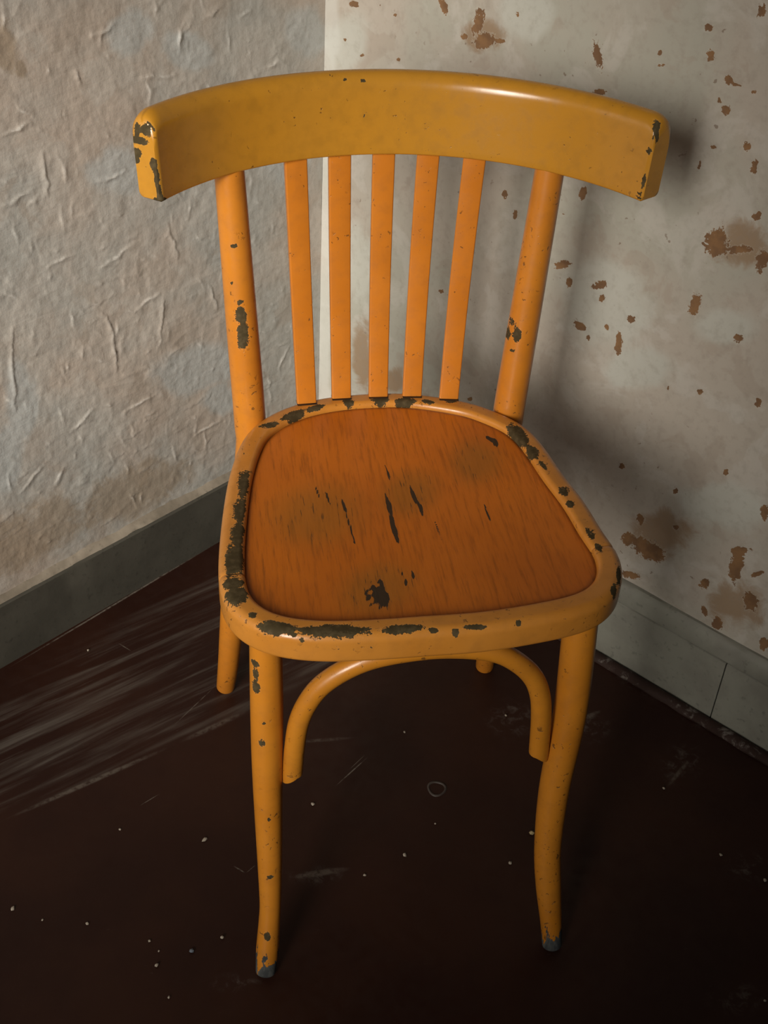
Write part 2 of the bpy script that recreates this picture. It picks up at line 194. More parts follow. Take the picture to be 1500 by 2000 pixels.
# ------------------------------------------------------------------ materials
class NT:
    def __init__(self, name):
        self.m = bpy.data.materials.new(name); self.m.use_nodes = True
        self.t = self.m.node_tree; self.n = self.t.nodes; self.l = self.t.links
        self.b = self.n['Principled BSDF']
        self.co = self.n.new('ShaderNodeTexCoord').outputs['Object']
    def set(self, sock, v):
        if isinstance(v, bpy.types.NodeSocket): self.l.new(v, sock)
        elif isinstance(v, (tuple, list)) and len(v) == 3 and sock.type == 'RGBA': sock.default_value = (*v, 1)
        else: sock.default_value = v
    def attr(self, name):
        a = self.n.new('ShaderNodeAttribute'); a.attribute_name = name; return a.outputs['Fac']
    def mapping(self, vec=None, scale=(1, 1, 1), rot=(0, 0, 0), loc=(0, 0, 0)):
        a = self.n.new('ShaderNodeMapping'); self.set(a.inputs['Vector'], vec or self.co)
        a.inputs['Scale'].default_value = scale; a.inputs['Rotation'].default_value = rot; a.inputs['Location'].default_value = loc
        return a.outputs['Vector']
    def noise(self, scale, detail=4, rough=.55, vec=None, dist=0.0, color=False):
        a = self.n.new('ShaderNodeTexNoise'); self.set(a.inputs['Vector'], vec or self.co)
        a.inputs['Scale'].default_value = scale; a.inputs['Detail'].default_value = detail
        a.inputs['Roughness'].default_value = rough; a.inputs['Distortion'].default_value = dist
        return a.outputs['Color' if color else 'Fac']
    def voro(self, scale, vec=None, feature='F1'):
        a = self.n.new('ShaderNodeTexVoronoi'); self.set(a.inputs['Vector'], vec or self.co); a.feature = feature
        a.inputs['Scale'].default_value = scale; return a.outputs['Distance']
    def math(self, op, a, b=0.0, c=0.0):
        n = self.n.new('ShaderNodeMath'); n.operation = op
        for i, v in enumerate((a, b, c)):
            self.set(n.inputs[i], v)
        return n.outputs[0]
    def ramp(self, v, a, b, lo=0.0, hi=1.0):
        n = self.n.new('ShaderNodeMapRange'); n.interpolation_type = 'SMOOTHSTEP'
        self.set(n.inputs['Value'], v)
        for k, q in (('From Min', a), ('From Max', b), ('To Min', lo), ('To Max', hi)): self.set(n.inputs[k], q)
        return n.outputs['Result']
    def mix(self, f, a, b):
        n = self.n.new('ShaderNodeMix'); n.data_type = 'RGBA'
        self.set(n.inputs[0], f); self.set(n.inputs[6], a); self.set(n.inputs[7], b)
        return n.outputs[2]
    def scratch(self, seg, width):
        """soft mask of a short scratch lying in the xy plane (object space)"""
        x0, y0, x1, y1 = seg
        n = self.n.new('ShaderNodeMapping'); n.vector_type = 'TEXTURE'
        self.set(n.inputs['Vector'], self.co)
        n.inputs['Location'].default_value = ((x0 + x1) / 2, (y0 + y1) / 2, 0)
        n.inputs['Rotation'].default_value = (0, 0, math.atan2(y1 - y0, x1 - x0))
        n.inputs['Scale'].default_value = (max(1e-4, math.hypot(x1 - x0, y1 - y0) / 2), width, 1)
        v = self.n.new('ShaderNodeVectorMath'); v.operation = 'LENGTH'; self.l.new(n.outputs[0], v.inputs[0])
        return self.ramp(v.outputs['Value'], 1.0, 0.3)
    def bump(self, h, strength=.5, dist=.001, normal=None):
        n = self.n.new('ShaderNodeBump'); self.set(n.inputs['Height'], h)
        n.inputs['Strength'].default_value = strength; n.inputs['Distance'].default_value = dist
        if normal: self.l.new(normal, n.inputs['Normal'])
        return n.outputs['Normal']
    def done(self, color, rough=.5, normal=None, spec=.5, coat=0.0, coat_rough=.2):
        self.set(self.b.inputs['Base Color'], color); self.set(self.b.inputs['Roughness'], rough)
        self.b.inputs['Specular IOR Level'].default_value = spec
        self.b.inputs['Coat Weight'].default_value = coat; self.b.inputs['Coat Roughness'].default_value = coat_rough
        if normal: self.l.new(normal, self.b.inputs['Normal'])
        return self.m

BARE = (0.055, 0.040, 0.018)

def paint(name, c1, c2, speck=.66, chip_amp=.5, rough=(.30, .45), coat=.25, foot=False, chip_scale=150, wave=.5):
    t = NT(name)
    big = t.noise(9, 3)
    col = t.mix(t.ramp(big, .35, .65), c1, c2)
    fine = t.noise(70, 5)
    col = t.mix(t.ramp(fine, .40, .75, 0, .30), col, tuple(q * .60 for q in c1))
    # tiny dents and dirt specks
    sp = t.noise(210, 2, .5, dist=.6)
    spm = t.math('MULTIPLY', t.ramp(sp, speck, speck + .035), t.ramp(t.noise(22, 2), .42, .60))
    ch = t.attr('chip')
    n1 = t.math('ADD', t.math('MULTIPLY', t.noise(chip_scale, 4, .6, dist=.4), .5), t.math('MULTIPLY', t.noise(chip_scale * 3, 3, .6), .5))
    e = t.math('ADD', t.math('MULTIPLY_ADD', ch, 1.3, .12), t.math('MULTIPLY', t.math('SUBTRACT', n1, .5), chip_amp * 4.5))
    if foot:
        z = t.n.new('ShaderNodeSeparateXYZ'); t.l.new(t.co, z.inputs[0])
        st = t.noise(60, 3, .6, vec=t.mapping(scale=(2.2, 2.2, .45)))
        f = t.math('ADD', t.math('DIVIDE', t.math('SUBTRACT', foot, z.outputs[2]), .02), t.math('MULTIPLY', t.math('SUBTRACT', st, .5), 5.0))
        footm = t.ramp(f, -.06, .06)
    mask = t.ramp(e, .02, .08)
    halo = t.ramp(e, -.22, .0)
    col = t.mix(t.math('MULTIPLY', halo, .30), col, tuple(min(1, q * 1.25 + .04) for q in c1))
    dark = t.mix(t.ramp(t.noise(160, 3), .4, .7), BARE, (.085, .062, .030))
    col = t.mix(t.math('MULTIPLY', spm, .75), col, (.10, .045, .012))
    col = t.mix(mask, col, dark)
    r = t.ramp(fine, .3, .7, rough[0], rough[1])
    hmask = mask
    if foot:
        col = t.mix(footm, col, t.mix(t.ramp(st, .35, .65), (.10, .105, .10), (.045, .048, .05)))
        hmask = t.math('MAXIMUM', mask, footm)
    r = t.math('MAXIMUM', r, t.math('MULTIPLY', hmask, .75))
    h = t.math('SUBTRACT', t.math('MULTIPLY', t.noise(35, 3), wave), t.math('ADD', hmask, t.math('MULTIPLY', spm, .5)))
    m = t.done(col, r, t.bump(h, .55, .0012), .42, coat, .18)
    t.set(t.b.inputs['Coat Weight'], t.math('MULTIPLY', t.math('SUBTRACT', 1.0, hmask), coat))
    t.set(t.b.inputs['Specular IOR Level'], t.math('MULTIPLY_ADD', hmask, -.30, .42))
    return m

M_rail = paint('ochre_gloss_paint', (.47, .215, .022), (.50, .225, .020), .70, rough=(.22, .32), coat=.45, wave=.25)
M_post = paint('orange_gloss_paint', (.56, .20, .020), (.51, .175, .016), .655)
M_leg = paint('leg_orange_paint', (.57, .212, .020), (.51, .180, .014), .65, foot=.024)
M_legd = paint('foot_orange_paint', (.53, .196, .018), (.47, .166, .013), .65, foot=.024)
M_slat = paint('slat_orange_paint', (.56, .185, .018), (.50, .160, .014), .67, rough=(.28, .40))
M_ring = paint('ring_peach_paint', (.56, .225, .034), (.52, .20, .026), .655, chip_amp=.55)
M_brace = paint('brace_orange_paint', (.54, .208, .019), (.50, .188, .016), .66)

def panel_mat():
    t = NT('seat_varnished_plywood')
    grain = t.noise(38, 6, .65, vec=t.mapping(scale=(7.0, .55, 1), rot=(0, 0, math.radians(7))))
    g2 = t.noise(95, 4, .6, vec=t.mapping(scale=(6.0, .35, 1), rot=(0, 0, math.radians(7))))
    col = t.mix(t.ramp(t.noise(7, 3), .35, .65), (.56, .150, .007), (.48, .122, .005))
    col = t.mix(t.ramp(grain, .46, .72, 0, .55), col, (.20, .055, .004))
    worn = t.ramp(t.attr('worn'), -.25, .7)
    pits = t.math('MULTIPLY', t.ramp(g2, .60, .68), t.math('ADD', .22, t.math('MULTIPLY', worn, .75)))
    col = t.mix(t.math('MULTIPLY', worn, .55), col, (.26, .110, .012))
    col = t.mix(pits, col, (.075, .035, .010))
    n1 = t.noise(120, 4, .6, vec=t.mapping(scale=(2.6, .5, 1), rot=(0, 0, math.radians(7))))
    e = t.math('ADD', t.attr('chip'), t.math('MULTIPLY', t.math('SUBTRACT', n1, .5), 1.5))
    mask = t.ramp(e, .0, .12)
    col = t.mix(mask, col, (.022, .016, .010))
    edge = t.ramp(t.attr('edge'), .0, 1.0)
    col = t.mix(t.math('MULTIPLY', edge, t.ramp(t.noise(40, 3), .3, .6, .4, 1)), col, (.10, .035, .008))
    h = t.math('SUBTRACT', t.math('MULTIPLY', grain, -.35), t.math('ADD', mask, t.math('MULTIPLY', pits, .5)))
    return t.done(col, t.ramp(grain, .3, .7, .42, .55), t.bump(h, .5, .0012), .35, .08, .3)
M_panel = panel_mat()

def wall_mat(name, left):
    t = NT(name)
    big = t.noise(4.2, 4, .55, dist=.3)
    mid = t.noise(13, 5, .6, dist=.5)
    fine = t.noise(90, 5, .6)
    if left:
        base = t.mix(t.ramp(big, .38, .62), (.46, .395, .335), (.41, .405, .375))
    else:
        base = t.mix(t.ramp(big, .38, .62), (.42, .375, .32), (.38, .37, .315))
    base = t.mix(t.ramp(mid, .52, .60, 0, .45), base, (.50, .475, .43))
    base = t.mix(t.ramp(mid, .42, .36, 0, .35), base, (.33, .27, .215))
    pale = t.ramp(t.math('ADD', t.attr('pale'), t.math('MULTIPLY', t.math('SUBTRACT', mid, .5), 1.2)), .0, .45)
    base = t.mix(t.math('MULTIPLY', pale, .75), base, (.45, .47, .46) if left else (.47, .475, .425))
    stn = t.noise(28, 5, .65, dist=.6)
    st = t.math('ADD', t.attr('stain'), t.math('MULTIPLY', t.math('SUBTRACT', stn, .5), 1.5))
    stain = t.ramp(st, .05, .55)
    base = t.mix(t.math('MULTIPLY', stain, .62 if left else .78), base, (.29, .215, .14) if left else (.26, .165, .088))
    base = t.mix(t.ramp(fine, .45, .75, 0, .30), base, (.26, .225, .185))
    cn = t.math('ADD', t.math('MULTIPLY', t.noise(80, 3, .6, dist=.5), .5), t.math('MULTIPLY', t.noise(260, 4, .65, dist=.5), .5))
    ce = t.math('ADD', t.math('MULTIPLY_ADD', t.attr('chip'), 1.2, .08), t.math('MULTIPLY', t.math('SUBTRACT', cn, .5), 4.2))
    chip = t.ramp(ce, .0, .10)
    rim = t.math('MULTIPLY', t.ramp(ce, -.22, -.02), .4)
    base = t.mix(rim, base, (.52, .48, .41))
    cc = t.mix(t.ramp(t.noise(45, 4), .35, .65), (.235, .128, .058), (.16, .088, .045))
    base = t.mix(chip, base, cc)
    spk = t.math('MULTIPLY', t.ramp(t.noise(120, 2, .5), .70, .74), t.ramp(t.noise(9, 2), .45, .60))
    if not left:
        base = t.mix(t.math('MULTIPLY', spk, .75), base, (.19, .14, .10))
    base = t.mix(t.math('MULTIPLY', t.math('MULTIPLY', t.ramp(t.attr('white'), .15, 1.0), t.ramp(t.noise(140, 3), .38, .58) if left else 1.0), .60 if left else .45), base, (.66, .64, .60) if left else (.56, .565, .53))
    h1 = t.math('ADD', t.math('MULTIPLY', fine, .40), t.math('MULTIPLY', mid, .18))
    h1 = t.math('SUBTRACT', h1, t.math('MULTIPLY', chip, .8))
    if left:
        al = t.mapping(rot=(0, 0, -math.atan2(L[1], L[0])))
        br1 = t.noise(1.0, 5, .62, vec=t.mapping(al, scale=(14, 1, 75)), dist=.3)
        br2 = t.noise(1.0, 5, .62, vec=t.mapping(al, scale=(70, 1, 16)), dist=.3)
        h1 = t.math('ADD', h1, t.math('ADD', t.math('MULTIPLY', br1, .45), t.math('MULTIPLY', br2, .22)))
    nr = t.bump(h1, .6 if left else .35, .003)
    return t.done(base, t.ramp(fine, .3, .7, .42, .62) if left else .65, nr, .40 if left else .3)
M_wallL = wall_mat('rough_plaster_left', True)
M_wallR = wall_mat('flaking_plaster_right', False)

def skirting(name, c1, c2):
    t = NT(name)
    n = t.noise(14, 5, .6); f = t.noise(120, 4)
    col = t.mix(t.ramp(n, .35, .65), c1, c2)
    col = t.mix(t.ramp(f, .58, .72, 0, .5), col, tuple(q * .45 for q in c1))
    return t.done(col, .55, t.bump(t.math('ADD', n, t.math('MULTIPLY', f, .4)), .4, .0012), .35)
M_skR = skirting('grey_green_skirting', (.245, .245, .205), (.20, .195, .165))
M_skL = skirting('shade_darkened_skirting', (.080, .075, .060), (.064, .060, .048))  # skirting paint darkened, shade on the left board put into its colour
M_bead = skirting('plaster_bead', (.33, .285, .225), (.20, .17, .13))
M_dark = skirting('dark_brown_edging', (.050, .030, .024), (.028, .016, .013))
M_seam = skirting('painted_shadow_gap', (.030, .014, .006), (.020, .010, .005))  # near-black tone that paints the shadow gap under each slat
def dusty_edge():
    t = NT('dusty_dark_edging')
    n = t.noise(55, 6, .7, dist=.5)
    col = t.mix(t.ramp(n, .54, .68, 0, .6), (.036, .020, .016), (.23, .205, .185))
    return t.done(col, .7, t.bump(n, .6, .002), .2)
M_dust = dusty_edge()
M_knot = skirting('worn_knot_grey', (.085, .068, .058), (.045, .034, .028))
M_crumb_y = skirting('plaster_crumb_yellow', (.40, .32, .17), (.33, .26, .14))
M_crumb_b = skirting('plaster_crumb_blue', (.17, .20, .24), (.13, .15, .19))
M_crumb = skirting('plaster_crumb_white', (.42, .37, .30), (.33, .28, .22))

def floor_mat():
    t = NT('dark_brown_painted_floor')
    n = t.noise(5, 4); f = t.noise(60, 5, .6)
    col = t.mix(t.ramp(n, .35, .65), (.033, .0120, .0070), (.024, .0085, .0055))
    ang = math.atan2(.18, .31)
    vec = t.mapping(rot=(0, 0, -ang), scale=(1, 1, 1))
    vs = t.mapping(vec, scale=(1.0, 17, 1))
    st = t.noise(3.4, 5, .60, vec=vs, dist=.25)
    st2 = t.noise(9, 6, .7, vec=t.mapping(vec, scale=(1.0, 14, 1)))
    d = t.ramp(t.attr('streak'), -.15, .75)
    dm = t.math('MULTIPLY', t.math('MULTIPLY', d, t.ramp(st, .44, .86)), .60)
    dm = t.math('ADD', dm, t.math('MULTIPLY', t.ramp(st2, .56, .80), t.math('MULTIPLY', d, .28)))
    col = t.mix(t.math('MULTIPLY', dm, .85), col, (.23, .21, .18))
    du = t.math('MULTIPLY', t.ramp(t.attr('dust'), -.05, .9), t.ramp(t.noise(70, 6, .72, dist=.6), .47, .72))
    col = t.mix(t.math('MULTIPLY', du, .42), col, (.20, .175, .155))
    lint = t.math('MULTIPLY', t.ramp(t.noise(55, 5, .7, vec=t.mapping(scale=(1, 3, 1), rot=(0, 0, .5))), .66, .78), .25)
    col = t.mix(lint, col, (.16, .13, .115))
    sc = None
    for i, s in enumerate(floorseg):
        w = [.0011, .0006, .0008, .0012, .0007, .006, .0012, .0010, .005, .006, .004, .005, .004, .0022][i]
        m = t.math('MULTIPLY', t.scratch(s, w), [.7, .55, .5, .55, .5, .35, .45, .35, .35, .25, .18, .3, .25, .6][i])
        sc = m if sc is None else t.math('MAXIMUM', sc, m)
    sc = t.math('MULTIPLY', sc, t.ramp(t.noise(150, 4), .3, .6, .15, 1))
    col = t.mix(sc, col, (.26, .23, .19))
    h = t.math('ADD', t.math('MULTIPLY', n, .6), t.math('MULTIPLY', f, .2))
    return t.done(col, t.ramp(f, .3, .7, .38, .58), t.bump(h, .25, .002), .20)
M_floor = floor_mat()

# ------------------------------------------------------------------ setting
CW = np.array(cw); C0 = np.array(c0)
aL = np.array(L); aR = np.array(Rr); NL = np.array(nL); NR = np.array(nR)
EZ = np.array([0, 0, 1.0])

def grid_axis(a, b, step, far, nfar):
    return np.r_[np.arange(a, b, step), np.linspace(b, far, nfar)]

def wall(name, axis, normal, us, zs, mat, disp, attrs):
    U, Z = np.meshgrid(us, zs, indexing='ij')
    P2 = np.column_stack([U.ravel(), Z.ravel()])
    D = disp(P2)
    V = CW + P2[:, :1] * axis + P2[:, 1:] * EZ + D[:, None] * normal
    nu, nz = len(us), len(zs)
    F = [(i * nz + j, (i + 1) * nz + j, (i + 1) * nz + j + 1, i * nz + j + 1) for i in range(nu - 1) for j in range(nz - 1)]
    # thickness: a plain back sheet closed along the border
    base = len(V)
    back = CW + np.array([[us[0], zs[0]], [us[-1], zs[0]], [us[-1], zs[-1]], [us[0], zs[-1]]])[:, :1] * axis \
        + np.array([[us[0], zs[0]], [us[-1], zs[0]], [us[-1], zs[-1]], [us[0], zs[-1]]])[:, 1:] * EZ - normal * .10
    V = np.vstack([V, back])
    b0 = [i * nz for i in range(nu)]; b1 = [(nu - 1) * nz + j for j in range(nz)]
    b2 = [i * nz + nz - 1 for i in range(nu)][::-1]; b3 = list(range(nz))[::-1]
    F += [tuple(b0[::-1]) + (base, base + 1), tuple(b1[::-1]) + (base + 1, base + 2), tuple(b2[::-1]) + (base + 2, base + 3), tuple(b3[::-1]) + (base + 3, base)]
    F.append((base, base + 1, base + 2, base + 3))
    A = {k: np.r_[fn(P2), np.full(4, -1.0)] for k, fn in attrs.items()}
    o = mk(name, V, F, mat, attrs=A, kind='structure', sharp=60)
    return o

cache = {}
def disp_left(P):
    u, z = P[:, 0], P[:, 1]
    d = .0040 * (fbm(u * 6, z * 6, 3, 5) - .45)
    # trowel-torn facets: ridged noise, stretched along two rough directions
    for k, (ang, s, amp) in enumerate([(.06, 38, .0008), (1.5, 32, .0005), (.35, 70, .0006)]):
        ca, sa = math.cos(ang), math.sin(ang)
        a = u * ca + z * sa; b = -u * sa + z * ca
        w = fbm(u * 9 + k * 3, z * 9, 3, 40 + k)
        n = vnoise(a * s * .45 + w * 2.0, b * s + w * 3.0, 11 + k)
        rdg = 1 - np.abs(2 * n - 1)
        gate = np.clip((fbm(u * 14, z * 14, 2, 70 + k) - .36) * 4, 0, 1)
        d += amp * rdg ** 3 * gate
    d += .0014 * (fbm(u * 70, z * 70, 3, 90) - .45)
    rng = random.Random(4)
    segs = [(s, .0015) for s in ridges]
    for _ in range(380):
        cu, cz = rng.uniform(0.02, .64), rng.uniform(.13, .88)
        an = rng.choice([rng.gauss(.0, .16), rng.gauss(1.57, .16), rng.gauss(.25, .5)]); ln = rng.choice([rng.uniform(.003, .010), rng.uniform(.008, .028)])
        segs.append(((cu - math.cos(an) * ln / 2, cz - math.sin(an) * ln / 2, cu + math.cos(an) * ln / 2, cz + math.sin(an) * ln / 2), rng.uniform(.0004, .0011)))
    wob = (fbm(u * 70, z * 70, 3, 33) - .43) * .010; wob2 = (fbm(u * 70 + 9, z * 70, 3, 63) - .43) * .010
    RIDGE = np.zeros(len(u))
    for (x0, y0, x1, y1), amp in segs:
        near = (np.abs(u - (x0 + x1) / 2) < .09) & (np.abs(z - (y0 + y1) / 2) < .09)
        if not near.any(): continue
        uu, zz = u[near] + wob[near], z[near] + wob2[near]
        ex, ey = x1 - x0, y1 - y0; l2 = ex * ex + ey * ey
        t = np.clip(((uu - x0) * ex + (zz - y0) * ey) / l2, 0, 1)
        nx, ny = -ey / math.sqrt(l2), ex / math.sqrt(l2)
        s = (uu - x0 - t * ex) * nx + (zz - y0 - t * ey) * ny
        e = np.hypot(uu - x0 - t * ex, zz - y0 - t * ey)
        prof_ = np.where(s > 0, np.exp(-(e / .0042) ** 2), np.exp(-(e / .0011) ** 2))
        d[near] += amp * prof_ * (1 - .5 * np.abs(2 * t - 1))
        RIDGE[near] = np.maximum(RIDGE[near], np.exp(-(e / .0019) ** 2) * (1 - np.abs(2 * t - 1) ** 2) * min(1, amp / .0013))
    cache['ridge'] = RIDGE
    return d * np.clip(u / .03, .15, 1)

def disp_right(P):
    u, z = P[:, 0], P[:, 1]
    return (.006 * (fbm(u * 4, z * 4, 3, 3) - .45) + .0012 * (fbm(u * 30, z * 30, 3, 8) - .45)) * np.clip(u / .03, .2, 1) - .0008 * np.clip(field(P, Rchips) * 4, 0, 1)

us = grid_axis(0, .66, .0017, 1.75, 14); zs = np.r_[np.linspace(0, .09, 4), grid_axis(.096, .92, .0017, 2.35, 16)]
wall('wall_left', aL, NL, us, zs, M_wallL, disp_left, {
    'stain': lambda P: field(P, Lstain_shade), 'pale': lambda P: field(P, Lpale), 'chip': lambda P: np.full(len(P), -1.0),
    'white': lambda P: cache['ridge']})  # ridges painted paler, standing in for highlights on the plaster
us = grid_axis(0, .90, .003, 2.1, 14); zs = np.r_[np.linspace(0, .09, 4), grid_axis(.096, .95, .003, 2.35, 16)]
wall('wall_right', aR, NR, us, zs, M_wallR, disp_right, {
    'stain': lambda P: field(P, Rstain), 'pale': lambda P: field(P, Rpale), 'chip': lambda P: field(P, Rchips),
    'white': lambda P: np.clip((.026 + .010 * vnoise(P[:, 1] * 40, P[:, 1] * 0, 2) - P[:, 0]) / .012, 0, 1)})

# floor
xs = np.r_[np.linspace(-2.1, -.56, 6), np.arange(-.54, .62, .005), np.linspace(.64, 2.1, 6)]
ys = np.r_[np.linspace(-2.4, -.2, 6), np.arange(-.18, .94, .005), np.linspace(.95, 1.05, 2)]
X, Y = np.meshgrid(xs, ys, indexing='ij'); P2 = np.column_stack([X.ravel(), Y.ravel()])
zf = -.0022 * fbm(P2[:, 0] * 5, P2[:, 1] * 5, 3, 2) * 0.6
nx_, ny_ = len(xs), len(ys)
F = [(i * ny_ + j, (i + 1) * ny_ + j, (i + 1) * ny_ + j + 1, i * ny_ + j + 1) for i in range(nx_ - 1) for j in range(ny_ - 1)]
V = np.column_stack([P2, zf])
nb = len(V)
V = np.vstack([V, [(xs[0], ys[0], -.06), (xs[-1], ys[0], -.06), (xs[-1], ys[-1], -.06), (xs[0], ys[-1], -.06)]])
F += [tuple([i * ny_ for i in range(nx_)][::-1]) + (nb, nb + 1), tuple([(nx_ - 1) * ny_ + j for j in range(ny_)][::-1]) + (nb + 1, nb + 2),
      tuple([i * ny_ + ny_ - 1 for i in range(nx_)]) + (nb + 2, nb + 3), tuple(range(ny_)) + (nb + 3, nb), (nb, nb + 1, nb + 2, nb + 3)]
dl = (P2 - C0[:2]) @ NL[:2]      # distance from the left skirting
along = (P2 - C0[:2]) @ aL[:2]
streak = np.minimum(np.clip((dl - .03) / .08, -1, 1), np.clip((.278 - dl - (along - .54) * .24 + .02 * (fbm(along * 30, dl * 5, 2, 6) - .4)) / .035, -1, 1))
streak = np.minimum(streak, np.clip((along - .18) / .15, -1, 1))
floor = mk('floor', V, F, M_floor, attrs={'streak': np.r_[streak, [-1] * 4], 'dust': np.r_[field(P2, floordust), [-1] * 4]}, kind='structure', sharp=50)
# worn ring of an old knot, standing slightly proud of the boards
kn = []; kf = []
for k in range(36):
    w = 2 * math.pi * k / 36; jt = 1 + .06 * math.sin(3 * w + 1)
    for rr, hh in ((.0085, -.003), (.0095, .0004), (.0108, .0012), (.0122, .0004), (.0135, -.003)):
        kn.append((knot[0] + rr * jt * math.cos(w), knot[1] + rr * jt * math.sin(w), hh))
for k in range(36):
    for q in range(4):
        a = k * 5 + q; b = ((k + 1) % 36) * 5 + q
        kf.append((a, a + 1, b + 1, b))
ko = mk('knot_ring', kn, kf, M_knot, parent=floor)

# skirting boards -----------------------------------------------------------
def strip(name, origin, axis, normal, u0, u1, prof, mat, parent=None, nu=2, wob=0.0, seed=0, kind=None, sharp=35):
    """profile [(out, z)] swept along a wall; closed section, capped"""
    V = []; n = len(prof); uu = np.linspace(u0, u1, nu)
    for i, s in enumerate(uu):
        for k, (o_, z_) in enumerate(prof):
            j = wob * (float(fbm(np.array([s * 40.0]), np.array([k * 3.7]), 3, seed)[0]) - .45) if wob else 0
            V.append(origin + axis * s + normal * (o_ + j) + EZ * (z_ + j * .8))
    F = [(i * n + k, i * n + (k + 1) % n, (i + 1) * n + (k + 1) % n, (i + 1) * n + k) for i in range(nu - 1) for k in range(n)]
    F += [tuple(range(n)), tuple((nu - 1) * n + k for k in range(n))[::-1]]
    return mk(name, V, F, mat, parent=parent, kind=kind, sharp=sharp)

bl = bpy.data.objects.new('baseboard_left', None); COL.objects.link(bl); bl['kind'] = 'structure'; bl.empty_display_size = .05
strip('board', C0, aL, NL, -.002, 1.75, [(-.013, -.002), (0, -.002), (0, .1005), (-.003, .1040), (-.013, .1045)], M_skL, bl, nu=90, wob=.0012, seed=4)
strip('plaster_bead', C0, aL, NL, .01, 1.74, [(-.014, .1030), (-.0025, .1040), (-.005, .1075), (-.009, .1110), (-.014, .1150)], M_bead, bl, nu=420, wob=.0045, seed=9, sharp=60)
br = bpy.data.objects.new('baseboard_right', None); COL.objects.link(br); br['kind'] = 'structure'; br.empty_display_size = .05
lower = [(-.013, -.002), (0, -.002), (0, .1035), (-.002, .1048), (-.013, .1048)]
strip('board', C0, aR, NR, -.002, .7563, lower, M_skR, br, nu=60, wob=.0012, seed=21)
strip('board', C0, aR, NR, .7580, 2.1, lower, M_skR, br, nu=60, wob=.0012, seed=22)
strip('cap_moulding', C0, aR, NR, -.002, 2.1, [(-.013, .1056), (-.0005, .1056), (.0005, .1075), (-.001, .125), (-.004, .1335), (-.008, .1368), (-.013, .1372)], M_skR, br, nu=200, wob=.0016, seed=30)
strip('trim_1', C0, aR, NR, -.002, 2.1, [(.0005, -.002), (.019, -.002), (.020, .0025), (.013, .0065), (.006, .0072), (.0015, .0045)], M_dust, None, nu=260, wob=.006, seed=31, kind='structure', sharp=60)

# ------------------------------------------------------------------ chair
chair = bpy.data.objects.new('bistro_chair', None); COL.objects.link(chair)
chair['label'] = 'worn ochre-orange painted wooden bistro chair with curved back rail in the corner'
chair['category'] = 'chair'
chair.empty_display_size = .1

# --- seat hoop
inn = resample(catmull([(a, b, 0) for a, b in inner], 12, True), 420, True)[:, :2]
for _ in range(26):
    inn = .5 * inn + .25 * (np.roll(inn, 1, 0) + np.roll(inn, -1, 0))
T_ = np.roll(inn, -1, 0) - np.roll(inn, 1, 0); T_ /= np.linalg.norm(T_, axis=1)[:, None]
cen = inn.mean(0)
Nn = np.column_stack([T_[:, 1], -T_[:, 0]])
if ((inn - cen) * Nn).sum() < 0: Nn = -Nn
RW, ZT, ZB = .0250, .4600, .4265
def ring_profile():
    pr = []
    def arc(cx, cz, r, a0, a1, m):
        for k in range(m + 1):
            a = math.radians(a0 + (a1 - a0) * k / m); pr.append((cx + r * math.cos(a), cz + r * math.sin(a)))
    arc(.0060, ZT - .0060, .0060, 180, 90, 7)          # inner top
    arc(RW - .0095, ZT - .0095, .0095, 90, 0, 9)       # outer top, well rounded
    pr.append((RW, (ZT + ZB) / 2 + .002)); pr.append((RW, (ZT + ZB) / 2 - .004))
    arc(RW - .006, ZB + .006, .006, 0, -90, 6)
    arc(.003, ZB + .003, .003, -90, -180, 4)
    pr.append((0, (ZT + ZB) / 2))
    return pr
RP = ring_profile()
def hoop(name, idx):
    V = []; n = len(RP)
    m = len(idx)
    for q, i in enumerate(idx):
        sh = 0
        if q < 2 or q >= m - 2: sh = .0006 if q in (0, m - 1) else .0
        for (o_, z_) in RP:
            oo = o_ + (sh if o_ < RW / 2 else -sh); zz = z_ + (sh if z_ < (ZT + ZB) / 2 else -sh)
            j = idx[1] if q == 0 else (idx[-2] if q == m - 1 else i)
            bx, by = inn[i] * .82 + inn[j] * .18
            V.append((bx + Nn[i][0] * oo, by + Nn[i][1] * oo, zz))
    V = np.array(V)
    F = [(a * n + k, a * n + (k + 1) % n, (a + 1) * n + (k + 1) % n, (a + 1) * n + k) for a in range(m - 1) for k in range(n)]
    F += [tuple(range(n)), tuple((m - 1) * n + k for k in range(n))[::-1]]
    top = field(V[:, :2], ringchips); top = np.where(V[:, 2] > ZT - .010, top, -1)
    fr = field(V[:, [0, 2]], frontchips); onface = np.tile(np.array([(o_ > RW - .0098) and (z_ < ZT - .0015) for o_, z_ in RP]), m)
    fr = np.where((V[:, 1] < .07) & onface, fr, -1)
    return mk(name, V, F, M_ring, chair, attrs={'chip': np.maximum(top, fr)}, sharp=50)
NI = len(inn)
iL = int(np.argmin(np.hypot(inn[:, 0] + .162, inn[:, 1] - .127))); iR = int(np.argmin(np.hypot(inn[:, 0] - .178, inn[:, 1] - .143)))
fwd = [(iL + k) % NI for k in range((iR - iL) % NI + 1)]
bwd = [(iR + k) % NI for k in range((iL - iR) % NI + 1)]
front_idx, back_idx = (fwd, bwd) if inn[fwd[len(fwd) // 2]][1] < .2 else (bwd, fwd)
hoop('seat_front_rail', front_idx)
hoop('seat_hoop', back_idx)

